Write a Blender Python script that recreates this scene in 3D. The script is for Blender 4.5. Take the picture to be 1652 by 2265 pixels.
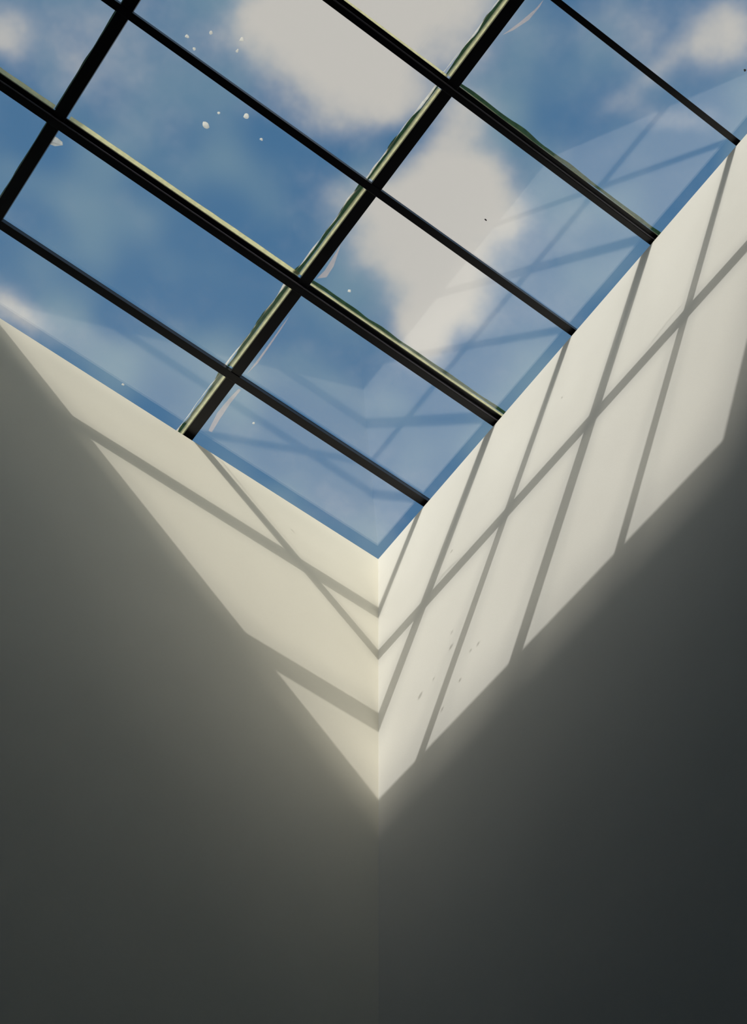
import bpy, math, random
from mathutils import Matrix, Vector

for o in list(bpy.data.objects):
    bpy.data.objects.remove(o)
sc = bpy.context.scene
col = sc.collection
random.seed(7)

# ---------------------------------------------------------------- frame of reference
# unit frame: eye height to skylight = 1, room corner at x = y = 0, room in x<0, y<0
S, EYE = 6.0, 1.6
SX, SY = 0.04116, 0.01379            # gentle fall of the glazing
def V(x, y, z): return Vector((S * x, S * y, S * z + EYE))
def G(x, y, off=0.0): return V(x, y, 1.0 + SX * x + SY * y + off)   # height above the wall tops

# ---------------------------------------------------------------- camera
cam_d = bpy.data.cameras.new('camera')
cam = bpy.data.objects.new('camera', cam_d)
col.objects.link(cam)
right = Vector((0.81401554, -0.57795594, 0.05784134))
down = Vector((0.5517167, 0.73821517, -0.38813277))
fwd = Vector((0.18162428, 0.34785814, 0.91978657))
m = Matrix((right, -down, -fwd)).transposed().to_4x4()
m.translation = V(-0.33508, -0.44728, 0.0)
cam.matrix_world = m
cam_d.sensor_fit = 'AUTO'
cam_d.sensor_width = 36.0
cam_d.lens = 2855.94 / 2265 * 36.0
cam_d.shift_x = 170.72 / 2265
cam_d.shift_y = -214.77 / 2265
cam_d.clip_start = 0.01
cam_d.clip_end = 500
sc.camera = cam

# ---------------------------------------------------------------- sky
class NT:
    def __init__(self, tree):
        self.t = tree
    def n(self, kind, **kw):
        nd = self.t.nodes.new(kind)
        for k, v in kw.items():
            setattr(nd, k, v)
        return nd
    def link(self, a, b):
        self.t.links.new(a, b)
    def _in(self, sock, v):
        if isinstance(v, bpy.types.NodeSocket):
            self.link(v, sock)
        else:
            sock.default_value = v
    def math(self, op, a, b=0.0, c=None, clamp=False):
        nd = self.n('ShaderNodeMath', operation=op, use_clamp=clamp)
        self._in(nd.inputs[0], a); self._in(nd.inputs[1], b)
        if c is not None: self._in(nd.inputs[2], c)
        return nd.outputs[0]
    def vec(self, op, a, b=(0, 0, 0)):
        nd = self.n('ShaderNodeVectorMath', operation=op)
        self._in(nd.inputs[0], a); self._in(nd.inputs[1], b)
        return nd.outputs['Value'] if op in ('DOT_PRODUCT', 'LENGTH') else nd.outputs[0]
    def noise(self, vec, scale, detail=4.0, rough=0.55, distortion=0.0, dims='3D'):
        nd = self.n('ShaderNodeTexNoise', noise_dimensions=dims)
        self.link(vec, nd.inputs['Vector'])
        nd.inputs['Scale'].default_value = scale
        nd.inputs['Detail'].default_value = detail
        nd.inputs['Roughness'].default_value = rough
        nd.inputs['Distortion'].default_value = distortion
        return nd
    def smooth(self, v, lo, hi, a=0.0, b=1.0):
        nd = self.n('ShaderNodeMapRange', interpolation_type='SMOOTHSTEP')
        self._in(nd.inputs['Value'], v)
        nd.inputs['From Min'].default_value = lo; nd.inputs['From Max'].default_value = hi
        nd.inputs['To Min'].default_value = a; nd.inputs['To Max'].default_value = b
        return nd.outputs[0]
    def mix(self, f, a, b):
        nd = self.n('ShaderNodeMix', data_type='RGBA')
        self._in(nd.inputs[0], f); self._in(nd.inputs[6], a); self._in(nd.inputs[7], b)
        return nd.outputs[2]

# clouds: centre on the cloud layer (direction x/z, y/z), 2x2 shape, weight
BLOBS = [
    (0.043, 0.0939, 11.9968, -8.8027, 12.0445, 16.7548, 1.0),
    (0.0093, 0.1221, 20.1222, -14.2239, 16.3443, 22.727, 0.75),
    (0.0907, 0.0517, 12.5175, -9.6889, 16.5625, 23.0578, 0.95),
    (0.0972, 0.1157, 31.1984, -23.4823, 23.2881, 32.2006, 0.6),
    (0.1587, 0.2394, 37.1544, -27.4174, 35.2683, 47.9639, 0.55),
    (0.2532, 0.0029, 5.2344, -18.9238, 91.4238, 28.7138, 0.35),
    (0.0645, 0.1435, 20.4706, -14.871, 24.8302, 34.3188, 0.75),
    (-0.0201, 0.1512, 26.9465, -18.3923, 29.7533, 41.3397, 0.4),
    (0.1602, 0.1077, 30.5313, -24.0283, 17.1469, 23.6208, 0.75),
    (0.1734, 0.1586, 16.1069, -12.4672, 19.4728, 26.6651, 1.0),
    (0.2088, 0.1328, 14.7806, -35.8544, 42.6022, 17.8549, 0.9),
    (0.1538, 0.2087, 20.4314, -15.2487, 21.5793, 29.446, 0.8),
    (0.207, 0.1787, 17.0679, -13.3585, 17.9565, 24.4807, 0.9),
    (0.2096, 0.2229, 21.9716, -16.8651, 14.3074, 19.4177, 0.9),
    (0.2503, 0.2164, 21.6885, -17.1162, 19.4664, 26.3586, 0.7),
    (0.2424, 0.2656, 35.898, -27.5548, 20.2497, 27.3035, 0.95),
    (-0.1636, 0.2587, 31.1702, -18.1459, 22.0347, 30.6032, 0.8),
    (0.2821, -0.0583, 3.9402, -40.7402, 41.1759, 4.3529, 0.7),
    (0.2884, 0.0125, 16.2998, -10.9069, 50.2242, 94.3222, 0.45),
    (0.2884, 0.4284, 21.2662, -8.9788, 17.5694, 47.5489, 0.4),
    (-0.0523, 0.4351, 30.6071, -1.4579, 4.9735, 70.4586, 0.4),
    (-0.0901, 0.2262, 15.7531, -0.5915, 1.9498, 19.1035, 0.42),
    (-0.0341, 0.4362, 18.2442, -0.9798, 4.3112, 61.3887, 0.35),
    (0.2373, -0.03, 10.3975, -9.2135, 16.4897, 22.902, 0.38),
    (0.0678, 0.1747, 23.1407, -6.4257, 20.0499, 69.4438, 0.3),
    (0.2677, 0.1524, 19.8434, -16.3158, 14.6002, 19.8693, 0.25),
]
world = bpy.data.worlds.new('sky')
sc.world = world
world.use_nodes = True
world.cycles.sampling_method = 'NONE'
world.node_tree.nodes.clear()
w = NT(world.node_tree)
tc = w.n('ShaderNodeTexCoord').outputs['Generated']
sep = w.n('ShaderNodeSeparateXYZ'); w.link(tc, sep.inputs[0])
zc = w.math('MAXIMUM', sep.outputs[2], 0.10)
cmb = w.n('ShaderNodeCombineXYZ')
w.link(w.math('DIVIDE', sep.outputs[0], zc), cmb.inputs[0])
w.link(w.math('DIVIDE', sep.outputs[1], zc), cmb.inputs[1])
P = cmb.outputs[0]
warp = w.noise(P, 11.0, 1.0, 0.6)
wv = w.n('ShaderNodeVectorMath', operation='MULTIPLY_ADD')
w.link(warp.outputs['Color'], wv.inputs[0])
wv.inputs[1].default_value = (0.05, 0.05, 0.0)
off = w.vec('ADD', P, (-0.025, -0.025, 1.0))
w.link(off, wv.inputs[2])
PW = wv.outputs[0]                  # (x, y, 1)
fine = w.noise(P, 15.0, 4.0, 0.62).outputs[0]
total = w.math('MULTIPLY_ADD', fine, 1.15, -0.575)
for cx, cy, a, b, c, d, wt in BLOBS:
    k = 1.0 / math.sqrt(5.0)        # (1 - d2/5)^4 stands for a soft bell
    u_ = w.vec('DOT_PRODUCT', PW, (k * a, k * b, -k * (a * cx + b * cy)))
    v_ = w.vec('DOT_PRODUCT', PW, (k * c, k * d, -k * (c * cx + d * cy)))
    t_ = w.math('MULTIPLY_ADD', u_, u_, w.math('MULTIPLY', v_, v_))
    t_ = w.math('SUBTRACT', 1.0, t_, clamp=True)
    t_ = w.math('MULTIPLY', t_, t_)
    total = w.math('MULTIPLY_ADD', w.math('MULTIPLY', t_, t_), wt, total)
broad = w.noise(P, 1.7, 2.0, 0.55).outputs[0]
far = w.smooth(broad, 0.56, 0.74)
dens = w.smooth(total, -0.05, 1.22)
dens = w.math('MAXIMUM', dens, w.math('MULTIPLY', far, 0.8), clamp=True)
hz = w.n('ShaderNodeSeparateColor'); w.link(warp.outputs['Color'], hz.inputs[0])
haze = w.smooth(hz.outputs[2], 0.36, 0.74)
blue = w.mix(haze, (0.080, 0.203, 0.378, 1), (0.205, 0.335, 0.440, 1))
cloudc = w.mix(w.smooth(dens, 0.15, 0.9), (0.50, 0.53, 0.60, 1), (0.68, 0.655, 0.61, 1))
skyc = w.mix(dens, blue, cloudc)
# the sky pales and brightens towards the horizon, boosted to light the upper walls
low = w.smooth(sep.outputs[2], 0.10, 0.80, 1.0, 0.0)
skyc = w.mix(low, skyc, (2.15, 2.12, 1.80, 1))
bg = w.n('ShaderNodeBackground')
w.link(skyc, bg.inputs[0]); bg.inputs[1].default_value = 1.0
wo = w.n('ShaderNodeOutputWorld'); w.link(bg.outputs[0], wo.inputs[0])

# ---------------------------------------------------------------- sun and two wider suns added to lift the bar shadows
SU, SV = 1.31149, 0.6997
def sun(name, strength, angle, colour):
    d = bpy.data.lights.new(name, 'SUN')
    d.energy = strength; d.angle = math.radians(angle); d.color = colour
    o = bpy.data.objects.new(name, d); col.objects.link(o)
    o.rotation_euler = Vector((SU, SV, -1.0)).to_track_quat('-Z', 'Y').to_euler()
    o.location = V(-3, -1.6, 4)
    return o
sun('sun', 2.45, 0.22, (1.0, 0.95, 0.875))
sun('sun_fill_narrow', 2.1, 4.8, (1.0, 0.925, 0.77))  # added sun, filling in the thin bar shadows
sun('sun_fill_wide', 1.1, 26.0, (1.0, 0.94, 0.82))  # added wider sun, filling the shadows and shaded walls

# ---------------------------------------------------------------- exposure
vs = sc.view_settings
vs.view_transform = 'Standard'; vs.look = 'None'; vs.gamma = 1.0; vs.exposure = 0.0
vs.use_curve_mapping = False
sc.cycles.transparent_max_bounces = 24
sc.cycles.max_bounces = 10
sc.cycles.diffuse_bounces = 5

# ---------------------------------------------------------------- materials
def new_mat(name):
    m_ = bpy.data.materials.new(name); m_.use_nodes = True
    m_.node_tree.nodes.clear()
    t = NT(m_.node_tree)
    out = t.n('ShaderNodeOutputMaterial')
    return m_, t, out

def plaster(name, c, rough=0.9, blot=0.05):
    m_, t, out = new_mat(name)
    pos = t.n('ShaderNodeNewGeometry').outputs['Position']
    big = t.noise(pos, 1.1, 3.0, 0.5).outputs[0]
    small = t.noise(pos, 60.0, 4.0, 0.7).outputs[0]
    f = t.math('ADD', t.smooth(big, 0.3, 0.7, 0.0, 0.6), t.math('MULTIPLY', small, 0.4))
    lo = tuple(x * (1 - blot) for x in c) + (1,); hi = tuple(min(1, x * (1 + blot)) for x in c) + (1,)
    base = t.mix(f, lo, hi)
    b = t.n('ShaderNodeBsdfPrincipled')
    t.link(base, b.inputs['Base Color']); b.inputs['Roughness'].default_value = rough
    b.inputs['Specular IOR Level'].default_value = 0.15
    bump = t.n('ShaderNodeBump'); bump.inputs['Strength'].default_value = 0.06; bump.inputs['Distance'].default_value = 0.004
    t.link(t.noise(pos, 140.0, 3.0, 0.6).outputs[0], bump.inputs['Height']); t.link(bump.outputs[0], b.inputs['Normal'])
    t.link(b.outputs[0], out.inputs[0])
    return m_

def metal(name, c, rough, spec=0.5):
    m_, t, out = new_mat(name)
    pos = t.n('ShaderNodeNewGeometry').outputs['Position']
    nz = t.noise(pos, 35.0, 3.0, 0.6).outputs[0]
    b = t.n('ShaderNodeBsdfPrincipled')
    t.link(t.mix(nz, tuple(x * 0.8 for x in c) + (1,), tuple(x * 1.2 for x in c) + (1,)), b.inputs['Base Color'])
    b.inputs['Roughness'].default_value = rough
    b.inputs['Specular IOR Level'].default_value = spec
    t.link(b.outputs[0], out.inputs[0])
    return m_

def glass(name, ior=1.98, tint=(0.985, 0.988, 0.985, 1)):
    m_, t, out = new_mat(name)
    geo = t.n('ShaderNodeNewGeometry')
    fr = t.n('ShaderNodeFresnel')
    # the same air-to-glass index on both faces of the thin pane
    t.link(t.math('ADD', t.math('MULTIPLY', geo.outputs['Backfacing'], 1.0 / ior - ior), ior), fr.inputs['IOR'])
    tr = t.n('ShaderNodeBsdfTransparent'); tr.inputs[0].default_value = tint
    gl = t.n('ShaderNodeBsdfGlossy'); gl.inputs['Roughness'].default_value = 0.012
    gl.inputs[0].default_value = (1, 1, 1, 1)
    mx = t.n('ShaderNodeMixShader')
    t.link(fr.outputs[0], mx.inputs[0]); t.link(tr.outputs[0], mx.inputs[1]); t.link(gl.outputs[0], mx.inputs[2])
    t.link(mx.outputs[0], out.inputs[0])
    return m_

def sealant(name, c, through, clear, c2=None):
    m_, t, out = new_mat(name)
    pos = t.n('ShaderNodeNewGeometry').outputs['Position']
    nz = t.noise(pos, 55.0, 3.0, 0.6).outputs[0]
    cc = t.mix(t.smooth(nz, 0.35, 0.65), c + (1,), (c2 or tuple(x * 0.85 for x in c)) + (1,))
    tl = t.n('ShaderNodeBsdfTranslucent'); t.link(cc, tl.inputs[0])
    df = t.n('ShaderNodeBsdfDiffuse'); t.link(cc, df.inputs[0])
    tr = t.n('ShaderNodeBsdfTransparent')
    a = t.n('ShaderNodeMixShader'); a.inputs[0].default_value = through
    t.link(df.outputs[0], a.inputs[1]); t.link(tl.outputs[0], a.inputs[2])
    b = t.n('ShaderNodeMixShader'); b.inputs[0].default_value = clear
    t.link(a.outputs[0], b.inputs[1]); t.link(tr.outputs[0], b.inputs[2])
    t.link(b.outputs[0], out.inputs[0])
    return m_

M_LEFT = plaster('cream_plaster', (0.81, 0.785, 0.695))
M_RIGHT = plaster('toned_white_plaster', (0.61, 0.61, 0.59))  # neutral white, darkened to offset the stronger sun on this wall
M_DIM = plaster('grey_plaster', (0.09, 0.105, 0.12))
M_FLOOR = plaster('dark_concrete', (0.035, 0.042, 0.05), 0.7)
M_BLOCKER = plaster('blocker_render', (0.55, 0.55, 0.54))
M_BAR = metal('black_bar_paint', (0.0035, 0.003, 0.006), 0.32, 0.35)
M_LIP = metal('lip_highlight_paint', (0.07, 0.065, 0.085), 0.35, 0.5)  # lighter than the bars: groove highlight put into the colour
M_SILL = metal('dark_sill_paint', (0.02, 0.021, 0.018), 0.5, 0.3)
M_GLASS = glass('skylight_glass')
M_PALE = sealant('pale_sealant', (0.74, 0.72, 0.49), 0.88, 0.22)
M_GREEN = sealant('green_sealant', (0.035, 0.10, 0.05), 0.7, 0.12, (0.08, 0.17, 0.08))
M_WHITE = sealant('white_dirt', (0.80, 0.78, 0.72), 0.8, 0.45)
M_WEDGE = sealant('wedge_white', (0.95, 0.94, 0.92), 0.95, 0.02)  # near-white, almost opaque wedge mark
M_DARK = metal('dark_grit', (0.01, 0.01, 0.012), 0.8)
M_REFLECT = sealant('reflection_tint', (0.85, 0.58, 0.40), 0.9, 0.86)  # tint of the bar reflection put into a thin film

# ---------------------------------------------------------------- mesh helpers
def mesh_obj(name, verts, faces, mat, parent=None, bevel=0.0):
    me = bpy.data.meshes.new(name)
    me.from_pydata([tuple(v) for v in verts], [], faces)
    me.update()
    o = bpy.data.objects.new(name, me); col.objects.link(o)
    me.materials.append(mat)
    if parent: o.parent = parent
    if bevel:
        b = o.modifiers.new('bevel', 'BEVEL'); b.width = bevel; b.segments = 2; b.limit_method = 'ANGLE'
    return o
BOXF = [(0, 3, 2, 1), (4, 5, 6, 7), (0, 1, 5, 4), (1, 2, 6, 5), (2, 3, 7, 6), (3, 0, 4, 7)]
def gbox(x0, x1, y0, y1, o0, o1):
    "box between two heights measured from the glazing plane"
    return [G(x, y, o) for o in (o0, o1) for x, y in ((x0, y0), (x1, y0), (x1, y1), (x0, y1))]
def wallbox(x0, x1, y0, y1, zb, off=0.0):
    "upright box from level zb up to the glazing plane"
    q = ((x0, y0), (x1, y0), (x1, y1), (x0, y1))
    return [V(x, y, zb) for x, y in q] + [G(x, y, off) for x, y in q]
def extrude_x(profile, x0, x1):
    "profile = (y, off) loop run along the bays from x0 to x1"
    n = len(profile)
    vs_ = [G(x0, y, o) for y, o in profile] + [G(x1, y, o) for y, o in profile]
    f = [tuple(range(n))[::-1], tuple(range(n, 2 * n))] + [(i, (i + 1) % n, n + (i + 1) % n, n + i) for i in range(n)]
    return vs_, f
def tag(o, label=None, cat=None, kind=None, group=None):
    if label: o['label'] = label
    if cat: o['category'] = cat
    if kind: o['kind'] = kind
    if group: o['group'] = group
    return o

# ---------------------------------------------------------------- the room
ZF = -EYE / S
RX, RY = -1.30, -1.30            # far sides of the room
XE, YE = -0.655, -0.672          # far edges of the skylight
T = 0.05
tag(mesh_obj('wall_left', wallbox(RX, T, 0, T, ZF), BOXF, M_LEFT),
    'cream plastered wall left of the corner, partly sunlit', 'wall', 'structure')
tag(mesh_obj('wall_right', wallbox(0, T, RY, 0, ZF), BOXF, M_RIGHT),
    'neutral white plastered wall right of the corner, darkened to offset its sun, crossed by bar shadows', 'wall', 'structure')
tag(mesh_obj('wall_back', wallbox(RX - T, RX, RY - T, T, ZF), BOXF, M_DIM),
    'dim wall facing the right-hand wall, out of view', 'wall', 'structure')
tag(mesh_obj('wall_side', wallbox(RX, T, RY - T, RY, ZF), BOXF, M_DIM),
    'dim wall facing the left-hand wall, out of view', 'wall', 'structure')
fl = [V(x, y, z) for z in (ZF - 0.03, ZF) for x, y in ((RX - T, RY - T), (T, RY - T), (T, T), (RX - T, T))]
tag(mesh_obj('floor', fl, BOXF, M_FLOOR), 'dark concrete floor below the skylight, out of view', 'floor', 'structure')
# ceiling round the two far edges of the opening
q = [(RX, RY), (0, RY), (0, YE), (XE, YE), (XE, 0), (RX, 0)]
cv = [G(x, y, 0.0) for x, y in q] + [G(x, y, 0.03) for x, y in q]
cf = [(5, 4, 3, 2, 1, 0), (6, 7, 8, 9, 10, 11)] + [(i, (i + 1) % 6, 6 + (i + 1) % 6, 6 + i) for i in range(6)]
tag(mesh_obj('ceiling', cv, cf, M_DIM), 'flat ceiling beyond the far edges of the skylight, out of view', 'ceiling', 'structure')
# unseen blockers added on the two sunward sides of the opening: they cut the sunlit patch off
PT = 0.0133 + 0.1986
tag(mesh_obj('wall_blocker_west', gbox(XE - 0.04, XE, RY, T, 0.03, PT), BOXF, M_BLOCKER),
    'added sun blocker outside beyond the left end of the skylight', 'wall', 'structure')
tag(mesh_obj('wall_blocker_south', gbox(XE, T + 0.3, YE - 0.04, YE, 0.03, PT), BOXF, M_BLOCKER),
    'added sun blocker outside beyond the upper end of the skylight', 'wall', 'structure')
# dark edging along the wall tops and the upstand that carries the outer rim of the glass
tag(mesh_obj('trim_1', gbox(XE, 0.0005, 0.0004, 0.028, 0.0, 0.0008), BOXF, M_SILL),
    'thin dark edging along the top of the left wall', 'trim', 'structure')
tag(mesh_obj('trim_2', gbox(0.0005, 0.028, YE, 0.028, 0.0, 0.0008), BOXF, M_SILL),
    'thin dark edging along the top of the right wall', 'trim', 'structure')

# ---------------------------------------------------------------- the skylight
sky = bpy.data.objects.new('window_1', None); col.objects.link(sky)
tag(sky, 'large glazed skylight of black bars and clear panes overhead', 'skylight', 'structure')

OB, OT = 0.0120, 0.0138            # glass faces
A_EYE, B_EYE = -0.44728, -0.33508
def at_y(Y, z): return A_EYE + (Y - A_EYE) * z
def at_x(X, z): return B_EYE + (X - B_EYE) * z
# sight lines read on the wall-top plane: near edge, groove, far edge
THICK = [(-0.1598, -0.1660, -0.1710), (-0.3541, -0.3590, -0.3632), (-0.5482, -0.5535, -0.5575)]
THIN = [(-0.0650, -0.0718), (-0.2599, -0.2660), (-0.4500, -0.4548), (-0.645, -0.650)]
CROSS = [(-0.1963, -0.2055), (-0.4238, -0.4338)]
XL, XR = XE, 0.022
YL, YR = YE, 0.022

rows = []                           # (y low, y high) occupied by bars
thick_objs, cross_objs = [], []
for Y0, Y1, Y2 in THICK:
    y0, y1, y2 = at_y(Y0, 1.004), at_y(Y1, 1.004), at_y(Y2, 1.0095)
    prof = [(y0, 0.004), (y0, 0.0160), (y1, 0.0160), (y1, 0.0120), (y2, 0.0120), (y2, 0.0095), (y1 + 0.0002, 0.0095), (y1, 0.0085), (y1, 0.0048), (y1 + 0.0006, 0.004)]
    o = mesh_obj('thick_bar', *extrude_x(prof, XL, 0.02), M_BAR, sky, 0.0012)
    lip = [(y1 - 0.0007, 0.0036), (y1 - 0.0007, 0.0048), (y1 + 0.0002, 0.0048), (y1 + 0.0002, 0.0036)]
    mesh_obj('lip', *extrude_x(lip, XL, 0.0195), M_LIP, o, 0.0006)
    rows.append((y2, y0)); thick_objs.append(o)
for Y0, Y1 in THIN[:3]:
    y0, y1 = at_y(Y0, 1.007), at_y(Y1, 1.007)
    prof = [(y0, 0.007), (y0, 0.0142), (y1, 0.0142), (y1, 0.007)]
    mesh_obj('thin_bar', *extrude_x(prof, XL, 0.02), M_BAR, sky, 0.002)
    rows.append((y1, y0))
cols = []
for X0, X1 in CROSS:
    x0, x1 = at_x(X0, 1.008), at_x(X1, 1.008)
    o = mesh_obj('cross_bar', gbox(x1, x0, YL, 0.02, 0.0080, 0.0144), BOXF, M_BAR, sky, 0.0015)
    cols.append((x1, x0)); cross_objs.append(o)
rows.sort(reverse=True); cols.sort(reverse=True)

# panes: one sheet for every opening of the grid
yb = [YR] + [v for r in rows for v in (r[1], r[0])] + [YL]
xb = [XR] + [v for c_ in cols for v in (c_[1], c_[0])] + [XL]
pane_of = {}
for i in range(0, len(xb), 2):
    for j in range(0, len(yb), 2):
        o = mesh_obj('glass_pane', gbox(xb[i + 1], xb[i], yb[j + 1], yb[j], OB, OT), BOXF, M_GLASS, sky)
        pane_of[(i // 2, j // 2)] = o

# weather seal squeezed out along the sunny side of the bars, ragged on its outer edge
def wobble(n, amp):
    a = [random.gauss(0, 1) for _ in range(n)]
    for _ in range(2):
        a = [(a[max(i - 1, 0)] + a[i] + a[min(i + 1, n - 1)]) / 3 for i in range(n)]
    return [amp * v for v in a]
def seal(name, mat, parent, axis, fixed, w0, w1, s0, s1, amp0, amp1, z0=OT + 0.0001, th=0.0006):
    n = max(8, int(abs(s1 - s0) / 0.004))
    e0, e1 = wobble(n, amp0), wobble(n, amp1)
    ring = []
    for i in range(n):
        s = s0 + (s1 - s0) * i / (n - 1)
        a, b = fixed - w0 - e0[i], fixed - max(w1 + e1[i], w0 + 0.0004)
        for t_, z_ in ((a, z0), (b, z0), (b, z0 + th), (a, z0 + th)):
            ring.append(G(t_, s, z_) if axis == 'x' else G(s, t_, z_))
    f = []
    for i in range(n - 1):
        k = 4 * i
        for e in range(4):
            f.append((k + e, k + (e + 1) % 4, k + 4 + (e + 1) % 4, k + 4 + e))
    f += [(0, 3, 2, 1), (4 * n - 4, 4 * n - 3, 4 * n - 2, 4 * n - 1)]
    return mesh_obj(name, ring, f, mat, parent)
ygap = [(yb[j + 1], yb[j]) for j in range(0, len(yb), 2)]
xgap = [(xb[i + 1], xb[i]) for i in range(0, len(xb), 2)]
for k, (x1, x0) in enumerate(cols):
    o = cross_objs[k]
    for y_lo, y_hi in ygap:
        y_hi = min(y_hi, 0.015)
        if k == 0:
            seal('sealant_bead', M_PALE, o, 'x', x1, -0.0006, 0.0026, y_lo + 0.0015, y_hi - 0.0015, 0, 0.0003)
            seal('sealant_edge', M_GREEN, o, 'x', x1, 0.0026, 0.0052, y_lo, y_hi, 0.0002, 0.0018, OT + 0.0008)
            seal('sealant_skin', M_WHITE, o, 'x', x1, 0.0050, 0.0056, y_lo, y_hi, 0.0012, 0.0016, OT + 0.0003, 0.0003)
        else:
            seal('sealant_edge', M_GREEN, o, 'x', x1, -0.0004, 0.0014, y_lo, y_hi, 0.0001, 0.0004)
for k, (y2, y0) in enumerate([(r[2], r[0]) for r in [(at_y(t[0], 1.004), 0, at_y(t[2], 1.0095)) for t in THICK]]):
    o = thick_objs[k]
    for b, (x_lo, x_hi) in enumerate(xgap):
        x_hi = min(x_hi, 0.015)
        if b == 0:
            w_p, w_g = ((0.0014, 0.0036), (0.0002, 0.0026), (0.001, 0.003))[k]
            seal('sealant_bead', M_PALE, o, 'y', y2, -0.0006, w_p, x_lo + 0.001, x_hi - 0.001, 0, 0.0003)
            seal('sealant_edge', M_GREEN, o, 'y', y2, w_p, w_g, x_lo, x_hi, 0.0002, 0.0007, OT + 0.0008)
        else:
            w_p = (0.0026, 0.0012, 0.002)[k]
            seal('sealant_bead', M_PALE, o, 'y', y2, -0.0006, w_p, x_lo + 0.002, x_hi - 0.002, 0, 0.0002)

# rim that closes the glass outside the wall line
mesh_obj('rim_frame', gbox(XL, 0.034, 0.022, 0.028, 0.0008, 0.0145), BOXF, M_SILL, sky)
mesh_obj('rim_frame', gbox(0.022, 0.028, YL, 0.022, 0.0008, 0.0145), BOXF, M_SILL, sky)

# ---------------------------------------------------------------- small things lying on the glass, and painted reflections
PX = 1.0 / 2856.0
def fleck(name, x, y, rx, ry, mat, h=0.0012, sides=9):
    pts = []
    for i in range(sides):
        a = 2 * math.pi * i / sides; k = random.uniform(0.7, 1.2)
        pts.append((x + rx * PX * k * math.cos(a), y + ry * PX * k * math.sin(a)))
    vs_ = [G(px_, py_, OT) for px_, py_ in pts]
    vs_ += [G(x + (px_ - x) * 0.6, y + (py_ - y) * 0.6, OT + h) for px_, py_ in pts]
    vs_ = [v for v in vs_]
    f = [tuple(range(sides))[::-1], tuple(range(sides, 2 * sides))] + [(i, (i + 1) % sides, sides + (i + 1) % sides, sides + i) for i in range(sides)]
    return mesh_obj(name, vs_, f, mat)
SPECKS = [
    (-0.3345, -0.226, 9, 7, 'largest white bird dropping on the glass, centre of the upper left pane'),
    (-0.3129, -0.25, 7, 6, 'soft white dropping just below the thin bar, right of the largest one'),
    (-0.3313, -0.2393, 3, 3, 'tiny white fleck just above the largest dropping'),
    (-0.2934, -0.2418, 4, 3, 'small white fleck right of and below the other droppings, near the thin bar'),
    (-0.3478, -0.295, 5, 5, 'brightest white fleck of the cluster at the left edge of the upper cloud'),
    (-0.3693, -0.2857, 4, 5, 'small white fleck at the top middle of the cluster beside the upper cloud'),
    (-0.3825, -0.273, 5, 4, 'leftmost white fleck of the cluster beside the upper cloud'),
    (-0.373, -0.2685, 4, 4, 'lowest white fleck of the cluster, close above the thin bar'),
    (-0.3459, -0.2862, 3, 4, 'faint white fleck directly under the brightest one by the upper cloud'),
    (-0.1653, -0.1822, 4, 4, 'single bright white fleck right of the crossing of two thick bars'),
    (-0.2705, -0.003, 4, 3, 'single white fleck close above the top of the left wall'),
    (-0.1611, -0.0386, 3, 3, 'single white fleck in the lowest pane near the corner'),
]
for x, y, a, b, lab in SPECKS:
    tag(fleck('bird_dropping', x, y, a, b, M_WHITE), lab, 'dropping', None, 'white flecks on the glass')
tag(fleck('grit_speck', -0.1134, -0.2929, 3, 2, M_DARK), 'tiny dark speck on the glass in front of the middle cloud', 'speck')
tag(fleck('grit_speck', -0.0294, -0.4955, 3, 3, M_DARK), 'tiny dark speck on the glass at the far right edge', 'speck')
sp = [(-0.4255, -0.1424), (-0.4255, -0.1498), (-0.4231, -0.1502), (-0.4178, -0.1496), (-0.4163, -0.1477), (-0.4208, -0.1436)]
n_ = len(sp)
tag(mesh_obj('white_wedge', [G(x, y, OT) for x, y in sp] + [G(x, y, OT + 0.0008) for x, y in sp],
             [tuple(range(n_))[::-1], tuple(range(n_, 2 * n_))] + [(i, (i + 1) % n_, n_ + (i + 1) % n_, n_ + i) for i in range(n_)], M_WEDGE),
    'small white wedge-shaped mark under the bar crossing at upper left', 'mark')
REFLECTIONS = [  # pinkish film strips painting the sunlit bar's reflection in the panes
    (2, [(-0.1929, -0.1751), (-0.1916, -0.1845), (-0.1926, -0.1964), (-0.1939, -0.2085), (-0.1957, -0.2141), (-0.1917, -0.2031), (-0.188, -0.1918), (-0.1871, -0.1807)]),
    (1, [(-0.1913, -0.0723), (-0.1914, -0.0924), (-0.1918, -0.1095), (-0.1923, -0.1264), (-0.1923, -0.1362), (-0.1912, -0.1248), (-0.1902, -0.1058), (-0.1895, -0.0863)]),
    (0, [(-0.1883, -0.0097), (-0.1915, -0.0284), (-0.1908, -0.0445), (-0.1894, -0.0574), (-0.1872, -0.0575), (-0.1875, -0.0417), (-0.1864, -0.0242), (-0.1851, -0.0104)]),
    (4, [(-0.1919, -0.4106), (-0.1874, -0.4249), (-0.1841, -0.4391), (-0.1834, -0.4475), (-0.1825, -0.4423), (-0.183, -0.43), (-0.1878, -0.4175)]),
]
for j, pts in REFLECTIONS:
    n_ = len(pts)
    o = mesh_obj('painted_reflection', [G(x, y, OT + 0.0001) for x, y in pts] + [G(x, y, OT + 0.0003) for x, y in pts],
             [tuple(range(n_))[::-1], tuple(range(n_, 2 * n_))] + [(i, (i + 1) % n_, n_ + (i + 1) % n_, n_ + i) for i in range(n_)], M_REFLECT, pane_of[(0, j)])
    o['label'] = 'thin pinkish streak painted as a bar reflection in the glass'
